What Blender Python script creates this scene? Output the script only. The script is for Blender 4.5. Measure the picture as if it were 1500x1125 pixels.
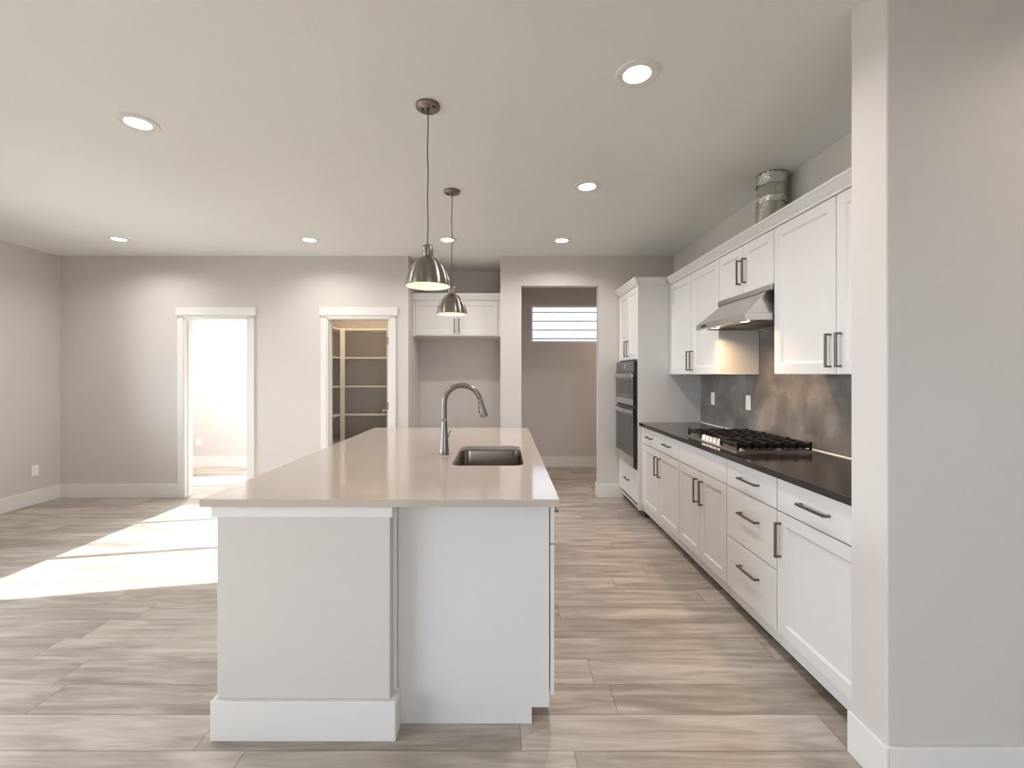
import bpy, bmesh, math, random
from mathutils import Vector, Matrix, noise

random.seed(7)
C = bpy.context.scene.collection
SC = bpy.context.scene
for o in list(bpy.data.objects):
    bpy.data.objects.remove(o, do_unlink=True)

# ------------------------------------------------------------------ camera
F = 667.0                      # focal length in pixels of a 1500 px wide frame
CAM_Z = 1.397
H = 2.743                      # ceiling height
cam_d = bpy.data.cameras.new('camera')
cam_d.sensor_width = 36.0
cam_d.lens = F / 1500 * 36.0
cam_d.shift_x = (750 - 739) / 1500
cam_d.shift_y = (548.5 - 562.5) / 1500
cam_d.clip_start = 0.02
cam = bpy.data.objects.new('camera', cam_d)
cam.location = (0, 0, CAM_Z)
cam.rotation_euler = (math.pi / 2, 0, 0)
C.objects.link(cam)
SC.camera = cam

# ------------------------------------------------------------------ world, sun, daylight
SC.view_settings.view_transform = 'Standard'
SC.view_settings.look = 'None'
SC.view_settings.exposure = 0.88
SC.view_settings.gamma = 1.0
SC.view_settings.use_curve_mapping = False
SC.cycles.max_bounces = 14
SC.cycles.diffuse_bounces = 9
SC.cycles.glossy_bounces = 6
SC.cycles.transparent_max_bounces = 16
SC.cycles.sample_clamp_indirect = 6.0
SC.cycles.caustics_reflective = False
SC.cycles.caustics_refractive = False

world = bpy.data.worlds.new('sky')
SC.world = world
world.use_nodes = True
wbg = world.node_tree.nodes['Background']
wbg.inputs['Color'].default_value = (0.86, 0.90, 1.0, 1)
wbg.inputs['Strength'].default_value = 9.2

sun_d = bpy.data.lights.new('sun', 'SUN')
sun_d.energy = 11.5
sun_d.color = (1.0, 0.98, 0.955)
sun_d.angle = math.radians(0.6)
sun = bpy.data.objects.new('sun', sun_d)
C.objects.link(sun)
SUN_DIR = Vector((1.0, 0.20, -math.tan(math.radians(27.9)) * 1.02)).normalized()
sun.rotation_euler = SUN_DIR.to_track_quat('-Z', 'Y').to_euler()
sun.location = (-8, -1, 6)

def portal(name, loc, sx, sy, direction):
    d = bpy.data.lights.new(name, 'AREA')
    d.shape = 'RECTANGLE'; d.size = sx; d.size_y = sy
    d.cycles.is_portal = True
    o = bpy.data.objects.new(name, d)
    o.location = loc
    o.rotation_euler = Vector(direction).to_track_quat('-Z', 'Y').to_euler()
    C.objects.link(o)
    return o

# ------------------------------------------------------------------ materials
def new_mat(name):
    m = bpy.data.materials.new(name); m.use_nodes = True
    return m, m.node_tree.nodes, m.node_tree.links, m.node_tree.nodes['Principled BSDF']

def mat(name, col, rough=0.5, metal=0.0, bump=0.0, bscale=200.0, var=0.0, vscale=3.0,
        coat=0.0, spec=0.5, stretch=(1, 1, 1), aniso=0.0):
    m, n, l, b = new_mat(name)
    b.inputs['Base Color'].default_value = (*col, 1)
    b.inputs['Roughness'].default_value = rough
    b.inputs['Metallic'].default_value = metal
    b.inputs['Specular IOR Level'].default_value = spec
    b.inputs['Coat Weight'].default_value = coat
    b.inputs['Coat Roughness'].default_value = 0.05
    if aniso:
        b.inputs['Anisotropic'].default_value = aniso; b.inputs['Anisotropic Rotation'].default_value = .25
        tg = n.new('ShaderNodeTangent'); tg.direction_type = 'RADIAL'; tg.axis = 'Z'
        l.new(tg.outputs[0], b.inputs['Tangent'])
    geo = n.new('ShaderNodeNewGeometry')
    mp = n.new('ShaderNodeMapping'); mp.inputs['Scale'].default_value = stretch
    l.new(geo.outputs['Position'], mp.inputs['Vector'])
    if var:
        t = n.new('ShaderNodeTexNoise'); t.inputs['Scale'].default_value = vscale
        t.inputs['Detail'].default_value = 5
        l.new(mp.outputs[0], t.inputs['Vector'])
        r = n.new('ShaderNodeMapRange')
        r.inputs['From Min'].default_value = .3; r.inputs['From Max'].default_value = .7
        r.inputs['To Min'].default_value = 1 - var; r.inputs['To Max'].default_value = 1 + var
        l.new(t.outputs['Fac'], r.inputs['Value'])
        v = n.new('ShaderNodeVectorMath'); v.operation = 'SCALE'
        v.inputs[0].default_value = col
        l.new(r.outputs[0], v.inputs['Scale'])
        l.new(v.outputs[0], b.inputs['Base Color'])
    if bump:
        t = n.new('ShaderNodeTexNoise'); t.inputs['Scale'].default_value = bscale
        t.inputs['Detail'].default_value = 3
        l.new(mp.outputs[0], t.inputs['Vector'])
        bp = n.new('ShaderNodeBump'); bp.inputs['Strength'].default_value = bump
        bp.inputs['Distance'].default_value = 0.002
        l.new(t.outputs['Fac'], bp.inputs['Height'])
        l.new(bp.outputs[0], b.inputs['Normal'])
    return m

def emit_mat(name, col, strength):
    m, n, l, b = new_mat(name)
    b.inputs['Base Color'].default_value = (.9, .9, .9, 1)
    b.inputs['Emission Color'].default_value = (*col, 1)
    b.inputs['Emission Strength'].default_value = strength
    return m

def glass_mat(name):
    m = bpy.data.materials.new(name); m.use_nodes = True
    n, l = m.node_tree.nodes, m.node_tree.links
    n.clear()
    out = n.new('ShaderNodeOutputMaterial')
    tr = n.new('ShaderNodeBsdfTransparent'); tr.inputs[0].default_value = (.96, .98, .97, 1)
    gl = n.new('ShaderNodeBsdfGlossy'); gl.inputs['Roughness'].default_value = 0.0
    fr = n.new('ShaderNodeFresnel'); fr.inputs['IOR'].default_value = 1.45
    mx = n.new('ShaderNodeMixShader')
    l.new(fr.outputs[0], mx.inputs[0]); l.new(tr.outputs[0], mx.inputs[1]); l.new(gl.outputs[0], mx.inputs[2])
    l.new(mx.outputs[0], out.inputs[0])
    return m

def floor_mat():
    m, n, l, b = new_mat('plank_floor')
    geo = n.new('ShaderNodeNewGeometry')
    sep = n.new('ShaderNodeSeparateXYZ'); l.new(geo.outputs['Position'], sep.inputs[0])
    def math_(op, a, bb=None, c=None):
        x = n.new('ShaderNodeMath'); x.operation = op
        for i, v in enumerate((a, bb, c)):
            if v is None: continue
            if isinstance(v, (int, float)): x.inputs[i].default_value = v
            else: l.new(v, x.inputs[i])
        return x.outputs[0]
    W, L = 0.181, 1.22
    yr = math_('DIVIDE', math_('ADD', sep.outputs['Y'], 20.03), W)
    row = math_('FLOOR', yr)
    wn = n.new('ShaderNodeTexWhiteNoise'); wn.noise_dimensions = '1D'; l.new(row, wn.inputs['W'])
    xo = math_('ADD', math_('DIVIDE', math_('ADD', sep.outputs['X'], 30.0), L), wn.outputs['Value'])
    colm = math_('FLOOR', xo)
    idv = n.new('ShaderNodeCombineXYZ'); l.new(row, idv.inputs[0]); l.new(colm, idv.inputs[1])
    wn2 = n.new('ShaderNodeTexWhiteNoise'); wn2.noise_dimensions = '3D'; l.new(idv.outputs[0], wn2.inputs['Vector'])
    # grain: noise stretched along X, shifted per plank
    off = n.new('ShaderNodeVectorMath'); off.operation = 'SCALE'; off.inputs['Scale'].default_value = 37.0
    l.new(wn2.outputs['Color'], off.inputs[0])
    add = n.new('ShaderNodeVectorMath'); add.operation = 'ADD'
    l.new(geo.outputs['Position'], add.inputs[0]); l.new(off.outputs[0], add.inputs[1])
    def nz(scale, sx, sy, detail, dist=0.0):
        mp = n.new('ShaderNodeMapping'); mp.inputs['Scale'].default_value = (sx, sy, 1)
        l.new(add.outputs[0], mp.inputs['Vector'])
        t = n.new('ShaderNodeTexNoise'); t.inputs['Scale'].default_value = scale
        t.inputs['Detail'].default_value = detail; t.inputs['Distortion'].default_value = dist
        l.new(mp.outputs[0], t.inputs['Vector'])
        return t.outputs['Fac']
    g1 = nz(1.0, 1.9, 15.0, 7, 0.9)
    g2 = nz(1.0, 5.0, 95.0, 5, 0.3)
    g3 = nz(1.0, 1.1, 3.2, 4, 0.6)
    tone = math_('ADD', math_('ADD', math_('MULTIPLY', wn2.outputs['Value'], 0.19), 0.045),
                 math_('ADD', math_('MULTIPLY', g1, 0.85), math_('ADD', math_('MULTIPLY', g2, 0.26), math_('MULTIPLY', g3, 0.22))))
    cr = n.new('ShaderNodeValToRGB')
    e = cr.color_ramp.elements
    e[0].position = 0.42; e[0].color = (0.165, 0.130, 0.103, 1)
    e[1].position = 1.02; e[1].color = (0.55, 0.495, 0.44, 1)
    x = cr.color_ramp.elements.new(0.62); x.color = (0.265, 0.222, 0.184, 1)
    x = cr.color_ramp.elements.new(0.80); x.color = (0.385, 0.335, 0.288, 1)
    l.new(tone, cr.inputs[0])
    # seams
    fy = math_('FRACT', yr); fx = math_('FRACT', xo)
    def edge(f, w):
        a = math_('MINIMUM', f, math_('SUBTRACT', 1.0, f))
        return math_('LESS_THAN', a, w)
    seam = math_('MAXIMUM', edge(fy, 0.0095), edge(fx, 0.0014))
    mx = n.new('ShaderNodeMix'); mx.data_type = 'RGBA'
    l.new(math_('MULTIPLY', seam, 0.62), mx.inputs[0]); l.new(cr.outputs[0], mx.inputs[6])
    mx.inputs[7].default_value = (0.07, 0.05, 0.035, 1)
    l.new(mx.outputs[2], b.inputs['Base Color'])
    rr = n.new('ShaderNodeMapRange'); rr.inputs['To Min'].default_value = .30; rr.inputs['To Max'].default_value = .46
    l.new(g2, rr.inputs['Value']); l.new(rr.outputs[0], b.inputs['Roughness'])
    b.inputs['Specular IOR Level'].default_value = 0.5
    bp = n.new('ShaderNodeBump'); bp.inputs['Strength'].default_value = .25; bp.inputs['Distance'].default_value = .0015
    l.new(math_('SUBTRACT', g2, seam), bp.inputs['Height']); l.new(bp.outputs[0], b.inputs['Normal'])
    return m

def stone_mat():
    """mottled grey-brown large-format tile of the backsplash"""
    m, n, l, b = new_mat('backsplash_tile')
    geo = n.new('ShaderNodeNewGeometry')
    t = n.new('ShaderNodeTexNoise'); t.inputs['Scale'].default_value = 4.2; t.inputs['Detail'].default_value = 8
    t.inputs['Roughness'].default_value = .58; t.inputs['Distortion'].default_value = .25
    l.new(geo.outputs['Position'], t.inputs['Vector'])
    cr = n.new('ShaderNodeValToRGB'); e = cr.color_ramp.elements
    e[0].position = .30; e[0].color = (.105, .098, .092, 1)
    e[1].position = .72; e[1].color = (.30, .27, .245, 1)
    x = e.new(.5); x.color = (.165, .150, .137, 1)
    l.new(t.outputs['Fac'], cr.inputs[0])
    # thin joints between the 0.61 m wide tiles
    sep = n.new('ShaderNodeSeparateXYZ'); l.new(geo.outputs['Position'], sep.inputs[0])
    a = n.new('ShaderNodeMath'); a.operation = 'ADD'; a.inputs[1].default_value = 9.15 - 3.07; l.new(sep.outputs['Y'], a.inputs[0])
    d = n.new('ShaderNodeMath'); d.operation = 'DIVIDE'; d.inputs[1].default_value = 0.61; l.new(a.outputs[0], d.inputs[0])
    f = n.new('ShaderNodeMath'); f.operation = 'FRACT'; l.new(d.outputs[0], f.inputs[0])
    c = n.new('ShaderNodeMath'); c.operation = 'LESS_THAN'; c.inputs[1].default_value = .005; l.new(f.outputs[0], c.inputs[0])
    mx = n.new('ShaderNodeMix'); mx.data_type = 'RGBA'
    sc = n.new('ShaderNodeMath'); sc.operation = 'MULTIPLY'; sc.inputs[1].default_value = .45; l.new(c.outputs[0], sc.inputs[0])
    l.new(sc.outputs[0], mx.inputs[0]); l.new(cr.outputs[0], mx.inputs[6]); mx.inputs[7].default_value = (.30, .28, .26, 1)
    l.new(mx.outputs[2], b.inputs['Base Color'])
    b.inputs['Roughness'].default_value = .33
    return m

def quartz_mat(name, col, rough, speck, coat=0.0):
    m, n, l, b = new_mat(name)
    geo = n.new('ShaderNodeNewGeometry')
    t = n.new('ShaderNodeTexNoise'); t.inputs['Scale'].default_value = 420; t.inputs['Detail'].default_value = 2
    l.new(geo.outputs['Position'], t.inputs['Vector'])
    r = n.new('ShaderNodeMapRange'); r.inputs['From Min'].default_value = .35; r.inputs['From Max'].default_value = .65
    r.inputs['To Min'].default_value = 1 - speck; r.inputs['To Max'].default_value = 1 + speck
    l.new(t.outputs['Fac'], r.inputs['Value'])
    v = n.new('ShaderNodeVectorMath'); v.operation = 'SCALE'; v.inputs[0].default_value = col
    l.new(r.outputs[0], v.inputs['Scale']); l.new(v.outputs[0], b.inputs['Base Color'])
    b.inputs['Roughness'].default_value = rough
    b.inputs['Specular IOR Level'].default_value = .55
    return m

WALLCOL = (0.62, 0.59, 0.57)
M = {
    'wall': mat('wall_paint', WALLCOL, .62, bump=.12, bscale=260, var=.012, vscale=1.5),
    'ceiling': mat('ceiling_paint', (0.775, 0.79, 0.79), .8, bump=.35, bscale=90, var=.012, vscale=1.5),
    'trim': mat('trim_paint', (0.76, 0.75, 0.735), .38, bump=.03, bscale=60),
    'toe': mat('toe_kick_shade_brown', (.10, .075, .055), .6),  # dark colour stands in for the shadow band under the cabinets
    'cabinet': mat('cabinet_paint', (0.69, 0.685, 0.680), .34, bump=.02, bscale=120),
    'floor': floor_mat(),
    'quartz': quartz_mat('beige_quartz', (0.50, 0.435, 0.385), .09, .05),
    'dark_top': quartz_mat('dark_quartz', (0.024, 0.020, 0.018), .13, .25),
    'tile': stone_mat(),
    'caulk': mat('caulk', (.72, .70, .66), .5),
    'pull': mat('pull_metal', (.21, .185, .165), .30, 1.0),
    'nickel': mat('brushed_nickel', (.27, .24, .21), .28, 1.0, aniso=.92),
    'faucet': mat('faucet_metal', (.23, .21, .20), .33, 1.0),
    'steel': mat('stainless_steel', (.70, .68, .66), .30, 1.0, bump=.05, bscale=120, stretch=(1, .02, 1)),
    'sink': mat('sink_steel', (.30, .265, .235), .27, 1.0),
    'cast_iron': mat('cast_iron', (.012, .012, .012), .38, bump=.15, bscale=400),
    'black_glass': mat('black_glass', (.010, .010, .011), .05, coat=.6),
    'oven_glass': mat('oven_window', (.035, .034, .034), .10),
    'black': mat('black_plastic', (.012, .012, .012), .35),
    'plate': mat('outlet_plastic', (.92, .915, .90), .35),
    'slot': mat('outlet_slot', (.25, .24, .23), .5),
    'enamel': mat('white_enamel', (.86, .80, .76), .4),
    'cord': mat('cord_cover', (.10, .095, .09), .45),
    'foil': mat('duct_foil', (.55, .54, .50), .24, 1.0, bump=.9, bscale=28),
    'tape': mat('foil_tape', (.72, .71, .68), .34, 1.0, bump=1.0, bscale=130),
    'lamp': emit_mat('lamp_lens', (1.0, .93, .84), 14.0),
    'bulb': emit_mat('pendant_bulb', (1.0, .80, .66), 1.2),
    'hood_lamp': emit_mat('hood_lamp', (1.0, .78, .52), 14.0),
    'baffle': mat('lamp_baffle', (.85, .80, .74), .4),
    'shelf': mat('shelf_paint', (.78, .765, .73), .45),
    'frame': mat('window_vinyl', (.82, .82, .82), .4),
    'glass': glass_mat('window_glass'),
    'siding': mat('lap_siding', (.235, .246, .27), .6, bump=.1, bscale=60),
    'ground': mat('ground', (.30, .29, .26), .9, var=.15, vscale=2),
    'display': mat('oven_display', (.30, .31, .33), .3),
}

# ------------------------------------------------------------------ mesh helpers
WLOC = {}
def wl(o): return WLOC.get(o.name, Vector((0, 0, 0)))

def tag(o, label=None, cat=None, group=None, kind=None):
    if label: o['label'] = label
    if cat: o['category'] = cat
    if group: o['group'] = group
    if kind: o['kind'] = kind
    return o

def empty(name, loc, label, cat, group=None):
    o = bpy.data.objects.new(name, None)
    o.empty_display_size = .1
    C.objects.link(o); o.location = loc
    WLOC[o.name] = Vector(loc)
    return tag(o, label, cat, group)

class Fr:
    """local frame: u along the width, v up, w out of the face"""
    def __init__(s, origin, u, v, w):
        s.o, s.u, s.v, s.w = Vector(origin), Vector(u), Vector(v), Vector(w)
    def p(s, a, b, c): return s.o + s.u * a + s.v * b + s.w * c
WORLD = Fr((0, 0, 0), (1, 0, 0), (0, 1, 0), (0, 0, 1))

class MB:
    def __init__(s): s.bm = bmesh.new()
    def face(s, vs, smooth=False):
        try:
            f = s.bm.faces.new(vs); f.smooth = smooth; return f
        except ValueError:
            return None
    def box(s, x0, x1, y0, y1, z0, z1, fr=WORLD):
        v = [s.bm.verts.new(fr.p(a, b, c)) for a in (x0, x1) for b in (y0, y1) for c in (z0, z1)]
        for q in ((0, 1, 3, 2), (4, 6, 7, 5), (0, 4, 5, 1), (2, 3, 7, 6), (0, 2, 6, 4), (1, 5, 7, 3)):
            s.face([v[i] for i in q])
        return s
    def prism(s, pts, a0, a1, fr=WORLD, axis='u'):
        """closed 2-D outline extruded along one axis of the frame; pts are the other two coordinates"""
        def P(p, a):
            if axis == 'u': return fr.p(a, p[0], p[1])
            if axis == 'v': return fr.p(p[0], a, p[1])
            return fr.p(p[0], p[1], a)
        A = [s.bm.verts.new(P(p, a0)) for p in pts]; B = [s.bm.verts.new(P(p, a1)) for p in pts]
        s.face(A); s.face(B[::-1])
        n = len(pts)
        for i in range(n): s.face([A[i], B[i], B[(i + 1) % n], A[(i + 1) % n]])
        return s
    def ring(s, c, r, n, ax=(0, 0, 1), ref=None):
        ax = Vector(ax).normalized()
        if ref is None:
            ref = Vector((1, 0, 0)) if abs(ax.x) < .9 else Vector((0, 1, 0))
        e1 = (ref - ax * ref.dot(ax)).normalized(); e2 = ax.cross(e1)
        return [s.bm.verts.new(Vector(c) + e1 * (math.cos(2 * math.pi * k / n) * r) + e2 * (math.sin(2 * math.pi * k / n) * r)) for k in range(n)]
    def skin(s, rings, cap=True, smooth=True, loop=False):
        n = len(rings[0])
        for a, b in zip(rings, rings[1:]):
            for k in range(n): s.face([a[k], a[(k + 1) % n], b[(k + 1) % n], b[k]], smooth)
        if cap:
            s.face(rings[0][::-1]); s.face(rings[-1])
        return s
    def cyl(s, c, r, h, n=32, ax=(0, 0, 1), r2=None):
        ax = Vector(ax).normalized(); c = Vector(c)
        return s.skin([s.ring(c, r, n, ax), s.ring(c + ax * h, r if r2 is None else r2, n, ax)])
    def lathe(s, prof, c, n=48, cap=False):
        """prof: list of (radius, z); c: (x, y, z0)"""
        c = Vector(c)
        return s.skin([s.ring(c + Vector((0, 0, z)), r, n) for r, z in prof], cap=cap)
    def tube(s, pts, rad, n=16, cap=True, ref=None):
        pts = [Vector(p) for p in pts]
        rings = []
        prev = None
        for i, p in enumerate(pts):
            d = (pts[min(i + 1, len(pts) - 1)] - pts[max(i - 1, 0)]).normalized()
            if prev is None:
                prev = Vector((0, 1, 0)) if abs(d.y) < .9 else Vector((1, 0, 0))
            prev = (prev - d * prev.dot(d)).normalized()
            r = rad[i] if isinstance(rad, (list, tuple)) else rad
            rings.append(s.ring(p, r, n, d, prev))
        return s.skin(rings, cap)
    def build(s, name, m, parent=None, bevel=0.0, seg=2, kind=None, weld=False):
        if weld: bmesh.ops.remove_doubles(s.bm, verts=s.bm.verts, dist=1e-5)
        bmesh.ops.recalc_face_normals(s.bm, faces=s.bm.faces)
        me = bpy.data.meshes.new(name)
        cs = [v.co for v in s.bm.verts]
        lo = Vector([min(c[i] for c in cs) for i in range(3)]); hi = Vector([max(c[i] for c in cs) for i in range(3)])
        org = (lo + hi) / 2
        if parent is None: org.z = lo.z
        for v in s.bm.verts: v.co -= org
        s.bm.to_mesh(me); s.bm.free()
        me.materials.append(M[m] if isinstance(m, str) else m)
        o = bpy.data.objects.new(name, me); C.objects.link(o)
        WLOC[o.name] = org
        if parent:
            o.parent = parent; o.location = org - wl(parent)
        else:
            o.location = org
        if bevel:
            b = o.modifiers.new('bevel', 'BEVEL'); b.width = bevel; b.segments = seg
            b.limit_method = 'ANGLE'; b.angle_limit = math.radians(40)
        if kind: o['kind'] = kind
        return o

def copy_tree(o, parent=None):
    c = o.copy(); C.objects.link(c); c.parent = parent
    for ch in list(o.children): copy_tree(ch, c)
    return c

def rrect(x0, x1, y0, y1, r, k=6):
    pts = []
    for cx, cy, a in ((x1 - r, y1 - r, 0), (x0 + r, y1 - r, 90), (x0 + r, y0 + r, 180), (x1 - r, y0 + r, 270)):
        for i in range(k + 1):
            t = math.radians(a + 90 * i / k)
            pts.append((cx + r * math.cos(t), cy + r * math.sin(t)))
    return pts

# ------------------------------------------------------------------ room dimensions
XL, XR = -5.05, 1.925           # left and right wall faces
YB, YB2 = 5.175, 5.29           # the back wall's two faces
YE = 6.88                       # far wall of the rooms beyond
YN = 5.93                       # back of the refrigerator niche
NX0, NX1 = -1.094, -0.047       # niche sides
D1 = (-3.640, -2.907); D2 = (-2.014, -1.300); DZ = 2.040
HO = (0.192, 1.070); HOZ = 2.405
SX, SY0, SY1 = 1.285, 1.53, 1.69   # wall end beside the camera
XFR = 5.0; YR = -4.6

# recessed lamp positions
LAMPS = [(-1.96, 2.436), (.593, 2.038), (.591, 3.259), (-3.83, 4.523), (-1.95, 4.546), (-.572, 4.546), (.575, 4.57)]
PANTRY_LAMP = (-1.95, 5.95)
ROOM_FILL_LAMP = (-3.95, 6.05)  # unseen lamp, added to brighten the room beyond the left doorway
NEAR_LAMP = (2.25, 1.00)
HALL_LAMP = (2.0, 6.1)  # unseen lamp lighting the hall

# --- floor and ceiling
MB().box(XL - .2, XFR + .2, YR - .2, YE + .2, -.12, 0).build('floor', 'floor', kind='structure')
bm = bmesh.new()
edges = []
def loop(pts):
    vs = [bm.verts.new((p[0], p[1], H)) for p in pts]
    for i in range(len(vs)): edges.append(bm.edges.new((vs[i], vs[(i + 1) % len(vs)])))
    return vs
loop([(XL - .15, YR - .15), (XFR + .15, YR - .15), (XFR + .15, YE + .15), (XL - .15, YE + .15)])
for x, y in LAMPS + [PANTRY_LAMP, ROOM_FILL_LAMP, HALL_LAMP, NEAR_LAMP]:
    loop([(x + .072 * math.cos(2 * math.pi * k / 32), y + .072 * math.sin(2 * math.pi * k / 32)) for k in range(32)])
bmesh.ops.triangle_fill(bm, use_beauty=True, edges=edges)
for f in bm.faces:
    if f.normal.z > 0: f.normal_flip()
cm = MB(); cm.bm.free(); cm.bm = bm
cm.box(XL - .15, XFR + .15, YR - .15, YE + .15, H + .08, H + .22)
cm.build('ceiling', 'ceiling', kind='structure')

# --- walls
T = .15
LW = (2.37, 4.55, .87, 2.15)      # triple window of the left wall, y0 y1 z0 z1
LW2 = (5.45, 6.05, .40, 2.20)     # window of the room beyond
LW3 = (-2.9, .5, .25, 2.3)      # glazed doors behind the camera
w = MB()
ys = [YR - T]
def wall_x_with_openings(x0, x1, ya, yb, ops):
    b = MB(); y = ya
    for (a, c, z0, z1) in sorted(ops):
        b.box(x0, x1, y, a, 0, H)
        if z0 > 0: b.box(x0, x1, a, c, 0, z0)
        b.box(x0, x1, a, c, z1, H)
        y = c
    b.box(x0, x1, y, yb, 0, H)
    return b
def wall_y_with_openings(y0, y1, xa, xb, ops):
    b = MB(); x = xa
    for (a, c, z0, z1) in sorted(ops):
        b.box(x, a, y0, y1, 0, H)
        if z0 > 0: b.box(a, c, y0, y1, 0, z0)
        b.box(a, c, y0, y1, z1, H)
        x = c
    b.box(x, xb, y0, y1, 0, H)
    return b
wall_x_with_openings(XL - T, XL, YR - T, YE + T, [LW, LW2, LW3]).build('wall_left', 'wall', kind='structure')
wall_y_with_openings(YB, YB2, XL, NX0, [(D1[0], D1[1], 0, DZ + .012), (D2[0], D2[1], 0, DZ + .012)]).build('wall_back', 'wall', kind='structure')
wall_y_with_openings(YB, YB2, NX1, XR + .1, [(HO[0], HO[1], 0, HOZ)]).build('wall_back_right', 'wall', kind='structure')
MB().box(NX0 - .11, NX0, YB2, YE, 0, H).build('wall_niche_left', 'wall', kind='structure')
MB().box(NX1, NX1 + .11, YB2, YE, 0, H).build('wall_niche_right', 'wall', kind='structure')
MB().box(NX0, NX1, YN, YN + .11, 0, H).build('wall_niche_back', 'wall', kind='structure')
FW = (-3.78, -2.95, .60, 2.20)       # unseen window added to brighten the far room, beside its right wall
HW = (.396, 1.60, 1.875, 2.450)   # high window of the hall
wall_y_with_openings(YE, YE + T, XL, 3.2, [FW, HW]).build('wall_far', 'wall', kind='structure')
MB().box(-2.80, -2.70, YB2, YE, 0, H).build('wall_pantry_left', 'wall', kind='structure')
MB().box(3.1, 3.2, YB2, YE, 0, H).build('wall_hall_right', 'wall', kind='structure')
MB().box(XR + .1, 3.2, YB, YB2, 0, H).build('wall_hall_front', 'wall', kind='structure')
MB().box(XR, XR + .12, SY1, YB, 0, H).build('wall_right', 'wall', kind='structure')
MB().box(SX, XFR, SY0, SY1, 0, H).build('wall_near_right', 'wall', bevel=.006, kind='structure')
MB().box(XFR, XFR + T, YR - T, SY1, 0, H).build('wall_far_right', 'wall', kind='structure')
RW = (.5, 2.7, .95, 2.2)       # glazing behind the camera
wall_y_with_openings(YR - T, YR, XL, XFR, [RW]).build('wall_rear', 'wall', kind='structure')

# --- windows
def window(name, fr, width, height, bars, depth=.06, mull=.055, rim=.04, trans=None):
    """u to the right, v up, w towards the room; origin at the opening's lower corner"""
    f = MB()
    f.box(0, rim, 0, height, 0, depth, fr).box(width - rim, width, 0, height, 0, depth, fr)
    f.box(rim, width - rim, 0, rim, 0, depth, fr).box(rim, width - rim, height - rim, height, 0, depth, fr)
    for u in bars: f.box(u - mull / 2, u + mull / 2, rim, height - rim, .0, depth, fr)
    fo = f.build(name, 'frame', bevel=.003, kind='structure')
    g = MB(); g.box(rim, width - rim, rim, height - rim, depth * .45, depth * .45 + .006, fr)
    g.build('pane', 'glass', fo)
    return fo
window('window_1', Fr((XL - .14, LW[0], LW[2]), (0, 1, 0), (0, 0, 1), (1, 0, 0)), LW[1] - LW[0], LW[3] - LW[2], (.74, 1.565))
window('window_2', Fr((XL - .14, LW2[0], LW2[2]), (0, 1, 0), (0, 0, 1), (1, 0, 0)), LW2[1] - LW2[0], LW2[3] - LW2[2], ())
window('window_3', Fr((XL - .14, LW3[0], LW3[2]), (0, 1, 0), (0, 0, 1), (1, 0, 0)), LW3[1] - LW3[0], LW3[3] - LW3[2], (.9, 1.8))
window('window_4', Fr((RW[0], YR - .14, RW[2]), (1, 0, 0), (0, 0, 1), (0, 1, 0)), RW[1] - RW[0], RW[3] - RW[2], (1.1,))
window('window_5', Fr((HW[0], YE + .13, HW[2]), (1, 0, 0), (0, 0, 1), (0, -1, 0)), HW[1] - HW[0], HW[3] - HW[2], (), depth=.11, rim=.03)
window('window_added', Fr((FW[0], YE + .13, FW[2]), (1, 0, 0), (0, 0, 1), (0, -1, 0)), FW[1] - FW[0], FW[3] - FW[2], ())
portal('daylight_room', ((FW[0] + FW[1]) / 2, YE + .16, (FW[2] + FW[3]) / 2), FW[1] - FW[0], FW[3] - FW[2], (0, -1, 0))
portal('daylight_left', (XL - .16, (LW[0] + LW[1]) / 2, (LW[2] + LW[3]) / 2), LW[1] - LW[0], LW[3] - LW[2], (1, 0, 0))
portal('daylight_left_far', (XL - .16, (LW2[0] + LW2[1]) / 2, (LW2[2] + LW2[3]) / 2), LW2[1] - LW2[0], LW2[3] - LW2[2], (1, 0, 0))
portal('daylight_left_near', (XL - .16, (LW3[0] + LW3[1]) / 2, (LW3[2] + LW3[3]) / 2), LW3[1] - LW3[0], LW3[3] - LW3[2], (1, 0, 0))
portal('daylight_rear', ((RW[0] + RW[1]) / 2, YR - .16, (RW[2] + RW[3]) / 2), RW[1] - RW[0], RW[3] - RW[2], (0, 1, 0))
portal('daylight_hall', ((HW[0] + HW[1]) / 2, YE + .16, (HW[2] + HW[3]) / 2), HW[1] - HW[0], HW[3] - HW[2], (0, -1, 0))

# --- door casings
def casing(name, x0, x1, top):
    m = MB(); y0, y1 = YB - .018, YB
    m.box(x0 - .068, x0, y0, y1, 0, top + .012).box(x1, x1 + .068, y0, y1, 0, top + .012)
    m.box(x0 - .068, x1 + .068, y0, y1, top, top + .025)
    m.box(x0 - .082, x1 + .085, y0 - .008, y1, top + .025, top + .118)       # header board
    # jamb lining
    m.box(x0, x0 + .016, y0 + .004, YB2 + .004, 0, top).box(x1 - .016, x1, y0 + .004, YB2 + .004, 0, top)
    m.box(x0, x1, y0 + .004, YB2 + .004, top - .016, top)
    # stop moulding
    m.box(x0 + .016, x0 + .026, YB + .03, YB + .065, 0, top - .016).box(x1 - .026, x1 - .016, YB + .03, YB + .065, 0, top - .016)
    # casing on the far side
    m.box(x0 - .068, x0, YB2, YB2 + .018, 0, top + .02).box(x1, x1 + .068, YB2, YB2 + .018, 0, top + .02)
    m.box(x0 - .068, x1 + .068, YB2, YB2 + .018, top, top + .09)
    return m.build(name, 'trim', bevel=.0025, kind='structure')
casing('door_1', D1[0], D1[1], DZ)
d2 = casing('door_2', D2[0], D2[1], DZ)
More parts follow.
